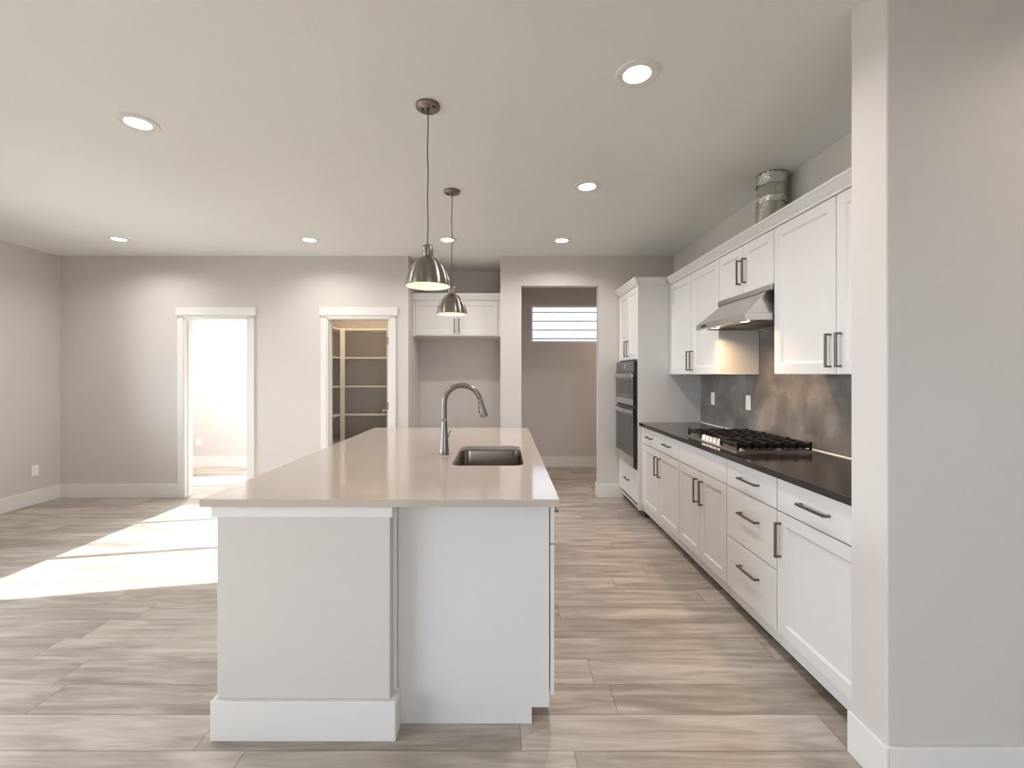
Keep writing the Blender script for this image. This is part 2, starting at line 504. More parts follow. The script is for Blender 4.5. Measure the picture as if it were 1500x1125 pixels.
# pantry door leaf swung into the pantry, seen edge-on
ld = Vector((-.275, .961, 0)).normalized()
lf = Fr((D2[1] - .022, YB2 + .024, .01), ld, (0, 0, 1), (-ld.y, ld.x, 0))
leaf = MB(); leaf.box(0, .67, 0, 2.0, 0, .035, lf)
for u0, u1, v0, v1 in ((.11, .56, .14, .95), (.11, .56, 1.07, 1.88)):
    leaf.box(u0, u1, v0, v1, .034, .038, lf)
leaf_o = leaf.build('door_leaf', 'trim', d2, bevel=.002)
kn = MB(); kc = lf.p(.61, .92, .035); kd = Vector((-ld.y, ld.x, 0))
kn.cyl(kc, .03, .008, 20, kd); kn.cyl(kc + kd * .008, .01, .03, 16, kd); kn.cyl(kc + kd * .034, .026, .02, 20, kd)
kn.build('door_knob', 'steel', leaf_o)
for z in (1.78, 1.02, .25):
    hb = MB(); hb.box(-.004, .003, z - .045, z + .045, -.002, .037, lf)
    hb.cyl(lf.p(-.006, z - .045, .037), .006, .09, 12, (0, 0, 1))
    hb.build('hinge', 'pull', d2)

# --- baseboards
BH = .152
def bboard(name, boxes):
    m = MB()
    for b in boxes: m.box(*b)
    return m.build(name, 'trim', bevel=.003, kind='structure')
t = .014
bboard('baseboard_left', [(XL, XL + t, YR, LW3[0], 0, BH), (XL, XL + t, LW3[1], YB, 0, BH)])
bboard('baseboard_back', [(XL + t, D1[0] - .068, YB - t, YB, 0, BH), (D1[1] + .068, D2[0] - .068, YB - t, YB, 0, BH), (D2[1] + .068, NX0, YB - t, YB, 0, BH)])
bboard('baseboard_niche', [(NX0, NX0 + t, YB, YN, 0, BH), (NX1 - t, NX1, YB, YN, 0, BH), (NX0 + t, NX1 - t, YN - t, YN, 0, BH)])
bboard('baseboard_hall_opening', [(NX1, HO[0], YB - t, YB, 0, BH), (HO[0], HO[0] + t, YB - t, YB2, 0, BH),
                                  (HO[1] - t, HO[1], YB - t, YB2 + t, 0, BH), (HO[1], 1.36, YB - t, YB, 0, BH)])
bboard('baseboard_hall_far', [(NX1 + .11, 3.1, YE - t, YE, 0, BH)])
bboard('baseboard_room_far', [(XL, -2.8, YE - t, YE, 0, BH), (XL, XL + t, YB2, YE - t, 0, BH), (-2.8 - t, -2.8, YB2 + .02, YE - t, 0, BH)])
bboard('baseboard_near_right', [(SX - t, SX, SY0 - t, SY1 + .0, 0, BH), (SX, XFR, SY0 - t, SY0, 0, BH)])

# --- outside
ns = MB()
for k in range(30):
    z = .1 + k * .165
    ns.prism([(8.62, z), (8.62 - .050, z), (8.62 - .050, z + .006), (8.62 - .044, z + .143), (8.62, z + .143)], -3, 7, axis='u')
ns.box(-3, 7, 8.62, 8.8, -.2, 5.1)
house = ns.build('neighboring_house', 'siding')
tag(house, 'pale lap-sided house wall seen through the high horizontal hall window', 'house')
MB().box(-40, 40, -40, 40, -.6, -.3).build('ground', 'ground', kind='structure')

# ------------------------------------------------------------------ cabinet pieces
def shaker(name, fr, u0, u1, v0, v1, parent, rail=.058, thick=.02, m='cabinet'):
    """frame-and-panel door; face of the frame at w = 0"""
    a = MB()
    g = .0015
    u0 += g; u1 -= g; v0 += g; v1 -= g
    A = [(u0, v0), (u1, v0), (u1, v1), (u0, v1)]
    B = [(u0 + rail, v0 + rail), (u1 - rail, v0 + rail), (u1 - rail, v1 - rail), (u0 + rail, v1 - rail)]
    c = .010
    D = [(u0 + rail + c, v0 + rail + c), (u1 - rail - c, v0 + rail + c), (u1 - rail - c, v1 - rail - c), (u0 + rail + c, v1 - rail - c)]
    P = lambda L, w_: [a.bm.verts.new(fr.p(x, y, w_)) for x, y in L]
    back, of, inf, pan = P(A, -thick), P(A, 0), P(B, 0), P(D, -.009)
    for q, r in ((back, of), (of, inf), (inf, pan)):
        for i in range(4): a.face([q[i], q[(i + 1) % 4], r[(i + 1) % 4], r[i]])
    a.face(pan); a.face(back[::-1])
    return a.build(name, m, parent, bevel=.0015)

def slab(name, fr, u0, u1, v0, v1, parent, thick=.02):
    g = .0015
    return MB().box(u0 + g, u1 - g, v0 + g, v1 - g, -thick, 0, fr).build(name, 'cabinet', parent, bevel=.002)

def pull(fr, uc, vc, length, vertical, parent, std=.032, r=.0052):
    a = MB(); hl = length / 2
    if vertical:
        a.box(uc - r, uc + r, vc - hl, vc + hl, std - 2 * r, std, fr)
        for s_ in (-1, 1):
            e = vc + s_ * (hl - r)
            a.box(uc - r, uc + r, e - r, e + r, 0, std - r, fr)
    else:
        a.box(uc - hl, uc + hl, vc - r, vc + r, std - 2 * r, std, fr)
        for s_ in (-1, 1):
            e = uc + s_ * (hl - r)
            a.box(e - r, e + r, vc - r, vc + r, 0, std - r, fr)
    return a.build('pull_handle', 'pull', parent, bevel=.0012)

def crown(fr, u0, u1, parent, z0=2.270, z1=2.335, out=.045, back=-.02, m='cabinet'):
    pts = [(z0, back), (z0, .006), (z0 + .012, .008), (z0 + .022, .018), (z1 - .014, out - .004), (z1 - .014, out), (z1, out), (z1, back)]
    return MB().prism(pts, u0, u1, fr, 'u').build('crown_moulding', m, parent)

def RF(x): return Fr((x, 0, 0), (0, 1, 0), (0, 0, 1), (-1, 0, 0))

GB = 'white base cabinets along the right wall'
# --- base run
FX = 1.335; CB = .070; FB = .136; FT = .892; SEAM = .735; WT0, WT1 = .898, .930
BR = RF(FX)
def base_unit(y0, y1, label):
    o = empty('base_cabinet', ((FX + 1.9) / 2, (y0 + y1) / 2, 0), label, 'cabinet', GB)
    MB().box(FX + .021, 1.912, y0 + .0008, y1 - .0008, CB, WT0 - .001).build('carcass', 'cabinet', o, bevel=.001)
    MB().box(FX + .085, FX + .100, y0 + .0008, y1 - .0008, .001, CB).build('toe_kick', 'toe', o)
    return o
b1 = base_unit(3.485, 4.44, 'white base cabinet beside the ovens, one wide drawer with two pulls over two doors')
p = slab('drawer', BR, 3.487, 4.395, SEAM, FT, b1); pull(BR, 4.17, .815, .15, False, p); pull(BR, 3.72, .815, .15, False, p)
p = shaker('door', BR, 3.942, 4.395, FB, SEAM - .003, b1); pull(BR, 3.985, .595, .168, True, p)
p = shaker('door', BR, 3.487, 3.940, FB, SEAM - .003, b1); pull(BR, 3.897, .595, .168, True, p)
slab('filler_strip', BR, 4.397, 4.438, FB, FT, b1)
b2 = base_unit(2.738, 3.485, 'white base cabinet under the gas cooktop, plain top panel over a pair of doors')
slab('false_drawer_front', BR, 2.740, 3.483, SEAM, FT, b2)
p = shaker('door', BR, 3.112, 3.483, FB, SEAM - .003, b2); pull(BR, 3.155, .595, .168, True, p)
p = shaker('door', BR, 2.740, 3.110, FB, SEAM - .003, b2); pull(BR, 3.067, .595, .168, True, p)
b3 = base_unit(2.232, 2.738, 'white base cabinet with a stack of three drawers, right of the cooktop')
for z0, z1, zc in ((SEAM, FT, .815), (.437, SEAM - .003, .618), (FB, .434, .320)):
    p = slab('drawer', BR, 2.234, 2.736, z0, z1, b3); pull(BR, 2.475, zc, .185, False, p)
b4 = base_unit(SY1 + .002, 2.232, 'white base cabinet nearest the camera, drawer above one tall-handled door')
p = slab('drawer', BR, SY1 + .004, 2.230, SEAM, FT, b4); pull(BR, 1.955, .815, .185, False, p)
p = shaker('door', BR, SY1 + .004, 2.230, FB, SEAM - .003, b4); pull(BR, 2.200, .597, .170, True, p)

wt = MB().box(1.310, 1.912, SY1 + .001, 4.439, WT0, WT1).build('countertop', 'dark_top', bevel=.002)
tag(wt, 'long dark brown-black stone countertop on the white base cabinets', 'countertop')

# --- backsplash
bs = empty('backsplash', (1.919, 3.06, WT1), 'mottled grey-brown tile backsplash behind the gas cooktop', 'backsplash')
mm = MB(); mm.box(1.913, 1.9245, SY1 + .001, 4.439, WT1 + .0005, 1.396)
mm.box(1.913, 1.9245, 2.722, 3.418, 1.396, 1.934); mm.build('tile_panel', 'tile', bs)
MB().prism([(1.9128, WT1 + .0003), (1.9075, WT1 + .0003), (1.9128, WT1 + .006)], SY1 + .002, 4.438,
           Fr((0, 0, 0), (1, 0, 0), (0, 1, 0), (0, 0, 1)), 'v').build('caulk_line', 'caulk', bs)

# --- tall oven cabinet
TX = 1.300; TR = RF(TX); TY0, TY1 = 4.440, 5.170
tall = empty('oven_cabinet', (1.6, 4.8, 0), 'tall white cabinet at the back right corner holding the double oven', 'cabinet')
mm = MB(); mm.box(TX + .002, 1.922, TY0, TY0 + .019, CB, 2.300); mm.build('side_panel', 'cabinet', tall, bevel=.001)
mm = MB(); mm.box(TX + .021, 1.922, TY1 - .019, TY1, CB, 2.300); mm.build('side_panel', 'cabinet', tall)
mm = MB()
for z0, z1 in ((CB, CB + .02), (.445, .463), (1.545, 1.563), (2.282, 2.300)):
    mm.box(TX + .021, 1.905, TY0 + .019, TY1 - .019, z0, z1)
mm.box(1.905, 1.921, TY0 + .019, TY1 - .019, CB, 2.300)
mm.build('carcass', 'cabinet', tall)
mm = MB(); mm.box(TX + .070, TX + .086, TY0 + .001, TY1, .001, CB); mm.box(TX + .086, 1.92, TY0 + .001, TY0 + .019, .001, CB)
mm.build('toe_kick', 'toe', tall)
MB().box(TX, TX + .019, TY0 + .0195, TY0 + .028, .462, 1.547).build('face_frame', 'cabinet', tall)
MB().box(TX, TX + .019, TY1 - .028, TY1, .462, 1.547).build('face_frame', 'cabinet', tall)
ym = (TY0 + TY1) / 2
p = shaker('door', TR, ym + .001, TY1 - .002, 1.548, 2.268, tall); pull(TR, ym + .046, 1.665, .168, True, p)
p = shaker('door', TR, TY0 + .001, ym - .001, 1.548, 2.268, tall); pull(TR, ym - .044, 1.665, .168, True, p)
p = slab('drawer', TR, TY0 + .001, TY1 - .002, FB, .456, tall); pull(TR, ym, .300, .15, False, p)
# crown: front run and the return on the side towards the camera, mitred
def crown_L(parent, x0, x1, y0, y1, z0, z1, out):
    prof = [(z0, .004), (z0 + .012, .008), (z0 + .022, .018), (z1 - .014, out - .004), (z1 - .014, out), (z1, out)]
    a = MB()
    rows = []
    for z, w_ in prof:
        rows.append([a.bm.verts.new((x0 - w_, y1, z)), a.bm.verts.new((x0 - w_, y0 - w_, z)), a.bm.verts.new((x1, y0 - w_, z))])
    for r, q in zip(rows, rows[1:]):
        for i in range(2): a.face([r[i], r[i + 1], q[i + 1], q[i]])
    top = rows[-1]; c = [a.bm.verts.new((x0, y1, z1)), a.bm.verts.new((x0, y0, z1)), a.bm.verts.new((x1, y0, z1))]
    for i in range(2): a.face([top[i], top[i + 1], c[i + 1], c[i]])
    low = [a.bm.verts.new((x0, y1, z0)), a.bm.verts.new((x0, y0, z0)), a.bm.verts.new((x1, y0, z0))]
    for i in range(2): a.face([rows[0][i + 1], rows[0][i], low[i], low[i + 1]]); a.face([c[i], c[i + 1], low[i + 1], low[i]])
    a.face([rows[k][2] for k in range(len(rows))] + [c[2], low[2]])
    a.face([rows[k][0] for k in range(len(rows))] + [c[0], low[0]])
    return a.build('crown_moulding', 'cabinet', parent)
crown_L(tall, TX + .002, 1.563, TY0, TY1, 2.272, 2.342, .044)
MB().box(TX + .003, 1.922, TY0 + .0005, TY1, 2.3005, 2.338).build('top_filler', 'cabinet', tall)

# --- double wall oven
OX = 1.272; OR = RF(OX); OY0, OY1 = TY0 + .012, TY1 - .012
oven = empty('double_wall_oven', (1.5, 4.8, .468), 'black glass double wall oven built into the tall white cabinet', 'oven')
mm = MB(); mm.box(TX + .024, 1.88, TY0 + .035, TY1 - .035, .466, 1.540); mm.build('oven_body', 'black', oven)
mm = MB(); mm.box(OX + .006, TX - .001, OY0, OY1, .470, 1.532); mm.build('surround', 'black', oven, bevel=.002)
cp = MB().box(OY0 + .002, OY1 - .002, 1.425, 1.530, -.006, .004, OR).build('control_panel', 'black_glass', oven, bevel=.002)
MB().box(ym - .03, ym + .03, 1.462, 1.500, .004, .0052, OR).build('display', 'display', cp)
for z0, z1, hz, name in ((1.090, 1.420, 1.385, 'upper'), (.482, 1.062, 1.028, 'lower')):
    d = MB().box(OY0 + .002, OY1 - .002, z0, z1, -.006, .012, OR).build('oven_door', 'black_glass', oven, bevel=.003)
    MB().box(OY0 + .09, OY1 - .09, z0 + .105, z1 - .075, .0121, .0135, OR).build('oven_window', 'oven_glass', d)
    MB().box(OY0 + .004, OY1 - .004, z0 + .002, z0 + (.062 if name == 'upper' else .100), .0121, .0150, OR).build('lower_trim', 'steel', d)
    h = MB(); n_ = 14; pts = []
    for i in range(n_ + 1):
        q = i / n_; pts.append((OY0 + .025 + q * (OY1 - OY0 - .05), .020 + .014 * math.sin(math.pi * q)))
    for (ya, wa), (yb, wb) in zip(pts, pts[1:]):
        v = [h.bm.verts.new(OR.p(y, z, w_)) for (y, wo) in ((ya, wa), (yb, wb)) for z in (hz - .019, hz + .019) for w_ in (wo, wo + .010)]
        for q in ((0, 1, 3, 2), (4, 6, 7, 5), (0, 4, 5, 1), (2, 3, 7, 6), (0, 2, 6, 4), (1, 5, 7, 3)): h.face([v[i] for i in q])
    for ye in (pts[0][0], pts[-1][0]):
        h.box(ye - .012, ye + .012, hz - .012, hz + .012, .012, .028, OR)
    h.build('oven_handle', 'steel', d)
MB().box(ym - .012, ym + .012, .520, .538, .0151, .0158, OR).build('badge', 'plate', oven)

# --- upper cabinets
UX = 1.610; UR = RF(UX); UB, UT = 1.397, 2.268
GU = 'white upper cabinets along the right wall'
def upper(y0, y1, z0, label):
    o = empty('upper_cabinet', (1.77, (y0 + y1) / 2, z0), label, 'cabinet', GU)
    MB().box(UX + .021, 1.9125 if z0 < 1.5 else 1.9125, y0 + .0008, y1 - .0008, z0, 2.300).build('carcass', 'cabinet', o, bevel=.001)
    ymid = (y0 + y1) / 2
    hz, L = (z0 + .118, .168) if z0 < 1.5 else (z0 + .150, .168)
    p = shaker('door', UR, ymid + .001, y1 - .002, z0 + .001, UT, o); pull(UR, ymid + .036, hz, L, True, p)
    p = shaker('door', UR, y0 + .002, ymid - .001, z0 + .001, UT, o); pull(UR, ymid - .034, hz, L, True, p)
    crown(UR, y0, y1, o)
    MB().box(UX + .001, 1.9125, y0 + .001, y1 - .001, 2.3005, 2.330).build('top_filler', 'cabinet', o)
    return o
upper(3.420, 4.438, UB, 'white two-door upper cabinet between the tall oven cabinet and the hood')
upper(2.720, 3.420, 1.940, 'short white two-door upper cabinet directly above the range hood')
upper(SY1 + .012, 2.720, UB, 'white two-door upper cabinet nearest the camera, right of the hood')

# --- range hood
hd = empty('range_hood', (1.68, 3.07, 1.726), 'stainless steel under-cabinet range hood above the cooktop', 'range hood')
hy0, hy1, hx0, hx1 = 2.726, 3.414, 1.438, 1.910
z0, zl, zt, zz = 1.726, 1.766, 1.905, 1.938
a = MB()
def rect(x0, x1, y0, y1, z): return [a.bm.verts.new(q) for q in ((x0, y0, z), (x1, y0, z), (x1, y1, z), (x0, y1, z))]
R0 = rect(hx0, hx1, hy0, hy1, z0); R1 = rect(hx0, hx1, hy0, hy1, zl)
R1b = rect(hx0 + .012, hx1, hy0 + .012, hy1 - .012, zl + .004)
R2 = rect(1.600, hx1, hy0 + .055, hy1 - .055, zt)
R2b = rect(1.597, hx1, hy0 + .002, hy1 - .002, zt + .001)
for q, r in ((R0, R1), (R1, R1b), (R1b, R2)):
    for i in range(4): a.face([q[i], q[(i + 1) % 4], r[(i + 1) % 4], r[i]])
a.face(R2); a.face(R2b)
# underside: rim with a recessed filter bay
U1 = rect(hx0 + .03, hx1 - .02, hy0 + .03, hy1 - .03, z0); U2 = rect(hx0 + .03, hx1 - .02, hy0 + .03, hy1 - .03, z0 + .012)
for i in range(4):
    a.face([R0[i], R0[(i + 1) % 4], U1[(i + 1) % 4], U1[i]]); a.face([U1[i], U1[(i + 1) % 4], U2[(i + 1) % 4], U2[i]])
a.face(U2)
a.build('hood_shell', 'steel', hd)
MB().box(1.597, hx1, hy0, hy1, zt + .002, zz).build('hood_collar', 'steel', hd, bevel=.001)
MB().box(hx0 - .0015, hx0, 3.25, 3.33, z0 + .012, z0 + .028).build('switch_panel', 'black', hd)
f_ = MB()
for k in range(2):
    y0_ = hy0 + .05 + k * .30
    f_.box(1.60, 1.87, y0_, y0_ + .285, z0 + .006, z0 + .0115)
f_.build('grease_filter', 'pull', hd)
for yy in (3.27, 2.87):
    q = MB(); q.lathe([(.034, .009), (.034, .002), (.028, .001), (.028, .006)], (1.515, yy, z0), 28); lo = q.build('lamp_bezel', 'steel', hd)
    MB().cyl((1.515, yy, z0 + .003), .027, .006, 28).build('lamp_lens', 'hood_lamp', hd)
    ld_ = bpy.data.lights.new('hood_lamp', 'AREA'); ld_.shape = 'DISK'; ld_.size = .05; ld_.energy = 1.7; ld_.color = (1.0, .66, .38)
    lo_ = bpy.data.objects.new('hood_lamp', ld_); C.objects.link(lo_); lo_.parent = hd
    lo_.location = Vector((1.515, yy, z0 - .002)) - wl(hd); ld_.spread = 2.6
# vents on the near sloping side
v_ = MB()
for k in range(6):
    x = 1.67 + k * .035
    v_.box(x, x + .014, hy0 + .022, hy0 + .030, 1.80, 1.845)
v_.build('vent_slots', 'black', hd)

# --- foil duct above the hood
DC = (1.800, 3.07)
a = MB(); rings = []
zz0, n = 2.3315, 40
for i in range(42):
    q = i / 41; z = zz0 + (H - .001 - zz0) * q
    cx = DC[0] - .012 * (1 - q); r = .088 * (1 + .012 * math.sin(q * 95))
    rr = []
    for k in range(n):
        an = 2 * math.pi * k / n
        wob = noise.noise(Vector((math.cos(an) * 3, math.sin(an) * 3, z * 9))) * .006
        rr.append(a.bm.verts.new((cx + (r + wob) * math.cos(an), DC[1] + (r + wob) * math.sin(an), z)))
    rings.append(rr)
a.skin(rings)
duct = a.build('exhaust_duct', 'foil')
tag(duct, 'round silver foil exhaust duct rising from the cabinet above the hood', 'duct')
for zc, hh in ((2.700, .036), (2.560, .020)):
    a = MB(); rings = []
    for i in range(7):
        z = zc - hh + 2 * hh * i / 6
        rr = []
        for k in range(72):
            an = 2 * math.pi * k / 72
            wob = abs(noise.noise(Vector((math.cos(an) * 14, math.sin(an) * 14, z * 60)))) * .006
            zo = noise.noise(Vector((math.cos(an) * 9, math.sin(an) * 9, zc))) * .012 if i in (0, 6) else 0
            rr.append(a.bm.verts.new((DC[0] - .003 + (.0900 + wob) * math.cos(an), DC[1] + (.0900 + wob) * math.sin(an), min(z + zo, H - .002))))
        rings.append(rr)
    a.skin(rings, cap=False, smooth=False)
    a.build('foil_tape', 'tape', duct)

# --- cooktop
ct = empty('gas_cooktop', (1.61, 3.105, WT1), 'stainless gas cooktop with black grates and five knobs', 'cooktop')
CX0, CX1, CY0, CY1 = 1.375, 1.865, 2.722, 3.486
a = MB(); a.prism(rrect(CX0, CX1, CY0, CY1, .012, 4), WT1 + .0002, WT1 + .008, axis='w')
a.build('tray', 'steel', ct, bevel=.0015)
a = MB(); a.prism(rrect(CX0 + .078, CX1 - .012, CY0 + .012, CY1 - .012, .012, 4), WT1 + .0078, WT1 + .0088, axis='w')
a.build('burner_bed', 'black', ct)
def grate(y0, y1, x0, x1):
    g = MB(); zt_, zb = WT1 + .052, WT1 + .036; b_ = .006
    g.box(x0, x1, y0, y0 + 2 * b_, zb, zt_).box(x0, x1, y1 - 2 * b_, y1, zb, zt_)
    g.box(x0, x0 + 2 * b_, y0, y1, zb, zt_).box(x1 - 2 * b_, x1, y0, y1, zb, zt_)
    n_ = 5
    for i in range(1, n_):
        x = x0 + (x1 - x0) * i / n_
        g.box(x - .004, x + .004, y0, y1, zb + .004, zt_ + .004)
    for i in (1, 2):
        y = y0 + (y1 - y0) * i / 3
        g.box(x0, x1, y - .004, y + .004, zb + .002, zt_ + .002)
    # raised fingers and feet
    for i in range(n_ + 1):
        x = min(max(x0 + (x1 - x0) * i / n_, x0 + b_), x1 - b_)
        for y in (y0 + b_, y1 - b_):
            g.box(x - b_, x + b_, y - b_, y + b_, WT1 + .0085 if i in (0, n_) else zb, zt_ + .007)
    for i in range(1, 2 * n_):                       # short ribs hanging below the outer bars
        x = x0 + (x1 - x0) * i / (2 * n_)
        for y in (y0 + b_, y1 - b_):
            g.box(x - .007, x + .007, y - .005, y + .005, WT1 + .018, zb + .002)
    g.box(x0, x1, y0 + .001, y0 + .009, WT1 + .024, zb).box(x0, x1, y1 - .009, y1 - .001, WT1 + .024, zb)
    g.build('grate', 'cast_iron', ct, bevel=.001)
    # skirt below the outer bars
grate(3.245, 3.470, 1.400, 1.850)
grate(2.968, 3.238, 1.470, 1.850)
grate(2.738, 2.961, 1.400, 1.850)
for bx, by, br in ((1.51, 3.36, .042), (1.74, 3.36, .036), (1.66, 3.105, .055), (1.50, 2.85, .036), (1.74, 2.85, .042)):
    b_ = MB(); b_.lathe([(br + .012, .0085), (br + .010, .016), (br, .018), (br, .024)], (bx, by, WT1), 32, cap=True)
    bo = b_.build('burner', 'steel', ct)
    MB().lathe([(br - .004, .0245), (br - .002, .031), (br - .010, .034), (.004, .0345)], (bx, by, WT1), 32, cap=True).build('burner_cap', 'cast_iron', bo)
for k in range(5):
    y = 3.215 - k * .055
    a = MB(); a.lathe([(.021, .0085), (.021, .014), (.0175, .016), (.0165, .040), (.0145, .042), (.003, .0425)], (1.412, y, WT1), 28, cap=True)
    kb = a.build('knob', 'steel', ct)

# --- niche cabinet
NR = Fr((0, 5.405, 0), (1, 0, 0), (0, 0, 1), (0, -1, 0))
nc = empty('niche_cabinet', ((NX0 + NX1) / 2, 5.65, 1.85), 'white two-door cabinet mounted inside the refrigerator niche', 'cabinet')
n0, n1 = NX0 + .002, NX1 - .002
MB().box(n0, n1, 5.426, YN - .002, 1.850, 2.345).build('carcass', 'cabinet', nc)
nm = (n0 + n1) / 2 + .004
shL = shaker('door', NR, n0 + .036, nm - .001, 1.858, 2.275, nc); pull(NR, nm - .026, 1.975, .168, True, shL)
shR = shaker('door', NR, nm + .001, n1 - .030, 1.858, 2.275, nc); pull(NR, nm + .026, 1.975, .168, True, shR)
for u0_, u1_ in ((n0, n0 + .034), (n1 - .028, n1)):
    MB().box(u0_, u1_, 1.850, 2.276, -.0205, -.001, NR).build('filler_strip', 'cabinet', nc, bevel=.001)
mm = MB(); mm.prism([(2.278, -.0205), (2.278, .004), (2.300, .008), (2.330, .020), (2.358, .020), (2.358, -.0205)], n0, n1, NR, 'u'); mm.build('crown_moulding', 'cabinet', nc)

# ------------------------------------------------------------------ island
IX0, IX1, IY0, IY1 = -1.140, .207, 1.700, 3.990
IZ0, IZ1 = .901, .930
sx0, sx1, sy0, sy1 = -.275, .100, 2.333, 2.982
bm = bmesh.new(); edges = []
def lp(pts, z):
    vs = [bm.verts.new((x, y, z)) for x, y in pts]
    es = [bm.edges.new((vs[i], vs[(i + 1) % len(vs)])) for i in range(len(vs))]
    return vs, es
outer = [(IX0, IY0), (IX1, IY0), (IX1, IY1), (IX0, IY1)]
hole = rrect(sx0, sx1, sy0, sy1, .055, 8)
loops = {}
for z in (IZ0, IZ1):
    vo, eo = lp(outer, z); vh, eh = lp(hole, z)
    bmesh.ops.triangle_fill(bm, use_beauty=True, edges=eo + eh)
    loops[z] = (vo, vh)
for j in (0, 1):
    a_, b_ = loops[IZ0][j], loops[IZ1][j]
    for i in range(len(a_)):
        bm.faces.new([a_[i], a_[(i + 1) % len(a_)], b_[(i + 1) % len(a_)], b_[i]])
it = MB(); it.bm.free(); it.bm = bm
ito = it.build('island_countertop', 'quartz', bevel=.002)
tag(ito, 'glossy beige quartz countertop of the kitchen island, with a sink cutout', 'countertop')

iw = empty('island_wall', (-.77, 2.8, 0), 'painted support wall of the island, left front panel under the beige top', 'island wall')
mm = MB()
mm.box(-1.105, -.4395, 1.750, 1.870, 0, .900).box(-1.105, -.4395, 3.830, 3.950, 0, .900).box(-.545, -.4395, 1.870, 3.830, 0, .900)
mm.build('panel', 'wall', iw, bevel=.003)
mm = MB()
mm.box(-1.119, -.427, 1.736, 1.7495, .852, .900).box(-1.119, -1.1055, 1.7495, 1.882, .852, .900)
mm.box(-.439, -.427, 1.7495, 1.812, .852, .900)
mm.build('top_trim', 'trim', iw, bevel=.0025)
mm = MB()
mm.box(-1.120, -.414, 1.731, 1.7495, 0, BH).box(-1.120, -1.1055, 1.7495, 1.885, 0, BH)
mm.box(-.439, -.414, 1.7495, 1.812, 0, BH)
mm.build('baseboard', 'trim', iw, bevel=.003)
mm = MB(); mm.box(-.4390, -.4255, 1.800, 1.814, .0, .9); mm.build('filler_strip', 'trim', iw)

IF = Fr((.199, 0, 0), (0, 1, 0), (0, 0, 1), (1, 0, 0))
GI = 'white cabinets of the island'
def island_unit(y0, y1, label, sink=False):
    o = empty('island_cabinet', (-.12, (y0 + y1) / 2, 0), label, 'cabinet', GI)
    x0_, x1_ = -.4245, .1785
    if not sink:
        MB().box(x0_, x1_, y0 + .0008, y1 - .0008, CB, .900).build('carcass', 'cabinet', o, bevel=.001)
    else:
        mm = MB()
        mm.box(x0_, x1_, y0 + .0008, y0 + .016, CB, .900).box(x0_, x1_, y1 - .016, y1 - .0008, CB, .900)
        mm.box(x0_, x1_, y0 + .016, y1 - .016, CB, CB + .018).box(x0_, x0_ + .012, y0 + .016, y1 - .016, CB + .018, .900)
        mm.build('carcass', 'cabinet', o)
    MB().box(x0_, .109, y0 + .006, y1 - .001, .001, CB - .0005).build('toe_kick', 'cabinet', o)
    return o
i1 = island_unit(1.815, 2.270, 'white island cabinet at the near end, its plain side panel facing the camera')
p = slab('drawer', IF, 1.817, 2.268, .722, FT, i1, .0165); pull(IF, 2.04, .812, .185, False, p)
shaker('door', IF, 1.817, 2.268, FB - .022, .717, i1, thick=.0165)
i2 = island_unit(2.270, 3.050, 'white island cabinet holding the undermount sink', True)
slab('false_drawer_front', IF, 2.272, 3.048, .722, FT, i2)
p = shaker('door', IF, 2.272, 2.659, FB - .022, .717, i2); pull(IF, 2.62, .60, .168, True, p)
p = shaker('door', IF, 2.661, 3.048, FB - .022, .717, i2); pull(IF, 2.70, .60, .168, True, p)
i3 = island_unit(3.050, 3.950, 'white island cabinet at the far end, toward the hall opening')
p = slab('drawer', IF, 3.052, 3.948, .722, FT, i3); pull(IF, 3.50, .812, .185, False, p)
p = shaker('door', IF, 3.052, 3.499, FB - .022, .717, i3); pull(IF, 3.46, .60, .168, True, p)
p = shaker('door', IF, 3.501, 3.948, FB - .022, .717, i3); pull(IF, 3.54, .60, .168, True, p)

# --- sink
sk = empty('kitchen_sink', ((sx0 + sx1) / 2, (sy0 + sy1) / 2, IZ0 - .215), 'stainless undermount sink set into the island countertop', 'sink')
a = MB()
def srow(ins, z, r): return [a.bm.verts.new((x, y, z)) for x, y in rrect(sx0 - ins, sx1 + ins, sy0 - ins, sy1 + ins, r, 8)]
rows = [srow(.022, IZ0 - .0035, .075), srow(.022, IZ0 - .0008, .075), srow(.003, IZ0 - .0008, .058), srow(.002, IZ0 - .006, .057), srow(-.004, IZ0 - .17, .052),
        srow(-.010, IZ0 - .192, .046), srow(-.028, IZ0 - .200, .03)]
a.skin(rows, cap=False)
a.face(rows[-1], True)
so = a.build('basin', 'sink', sk)
a = MB(); a.lathe([(.045, .0005), (.043, .003), (.032, .002), (.028, -.003), (.002, -.0035)], ((sx0 + sx1) / 2, 2.66, IZ0 - .200), 32, cap=False)
a.build('drain', 'steel', sk)

# --- faucet
fx, fy = -.352, 2.660
fa = empty('kitchen_faucet', (fx, fy, IZ1), 'tall dark nickel gooseneck faucet with a pull-down spray head', 'faucet')
a = MB(); a.lathe([(.0275, 0), (.0285, .002), (.0285, .008), (.0268, .010), (.0262, .03), (.0235, .085), (.0195, .14), (.0162, .19), (.0152, .205)], (fx, fy, IZ1), 36, cap=True)
a.build('body', 'faucet', fa)
pts, rad = [], []
for i in range(8): pts.append((fx, fy, IZ1 + .195 + i * .013)); rad.append(.0148)
zc = IZ1 + .2995; ra = .1050
for i in range(33):
    an = math.pi - math.radians(168) * i / 32
    pts.append((fx + ra + ra * math.cos(an), fy, zc + .103 * math.sin(an))); rad.append(.0148)
e0 = Vector(pts[-1]); dn = Vector((.022, 0, -.085)).normalized()
a = MB(); a.tube(pts, rad, 24); a.build('spout', 'faucet', fa)
hp = [e0 - dn * .002, e0 + dn * .006, e0 + dn * .008, e0 + dn * .035, e0 + dn * .075, e0 + dn * .100, e0 + dn * .104]
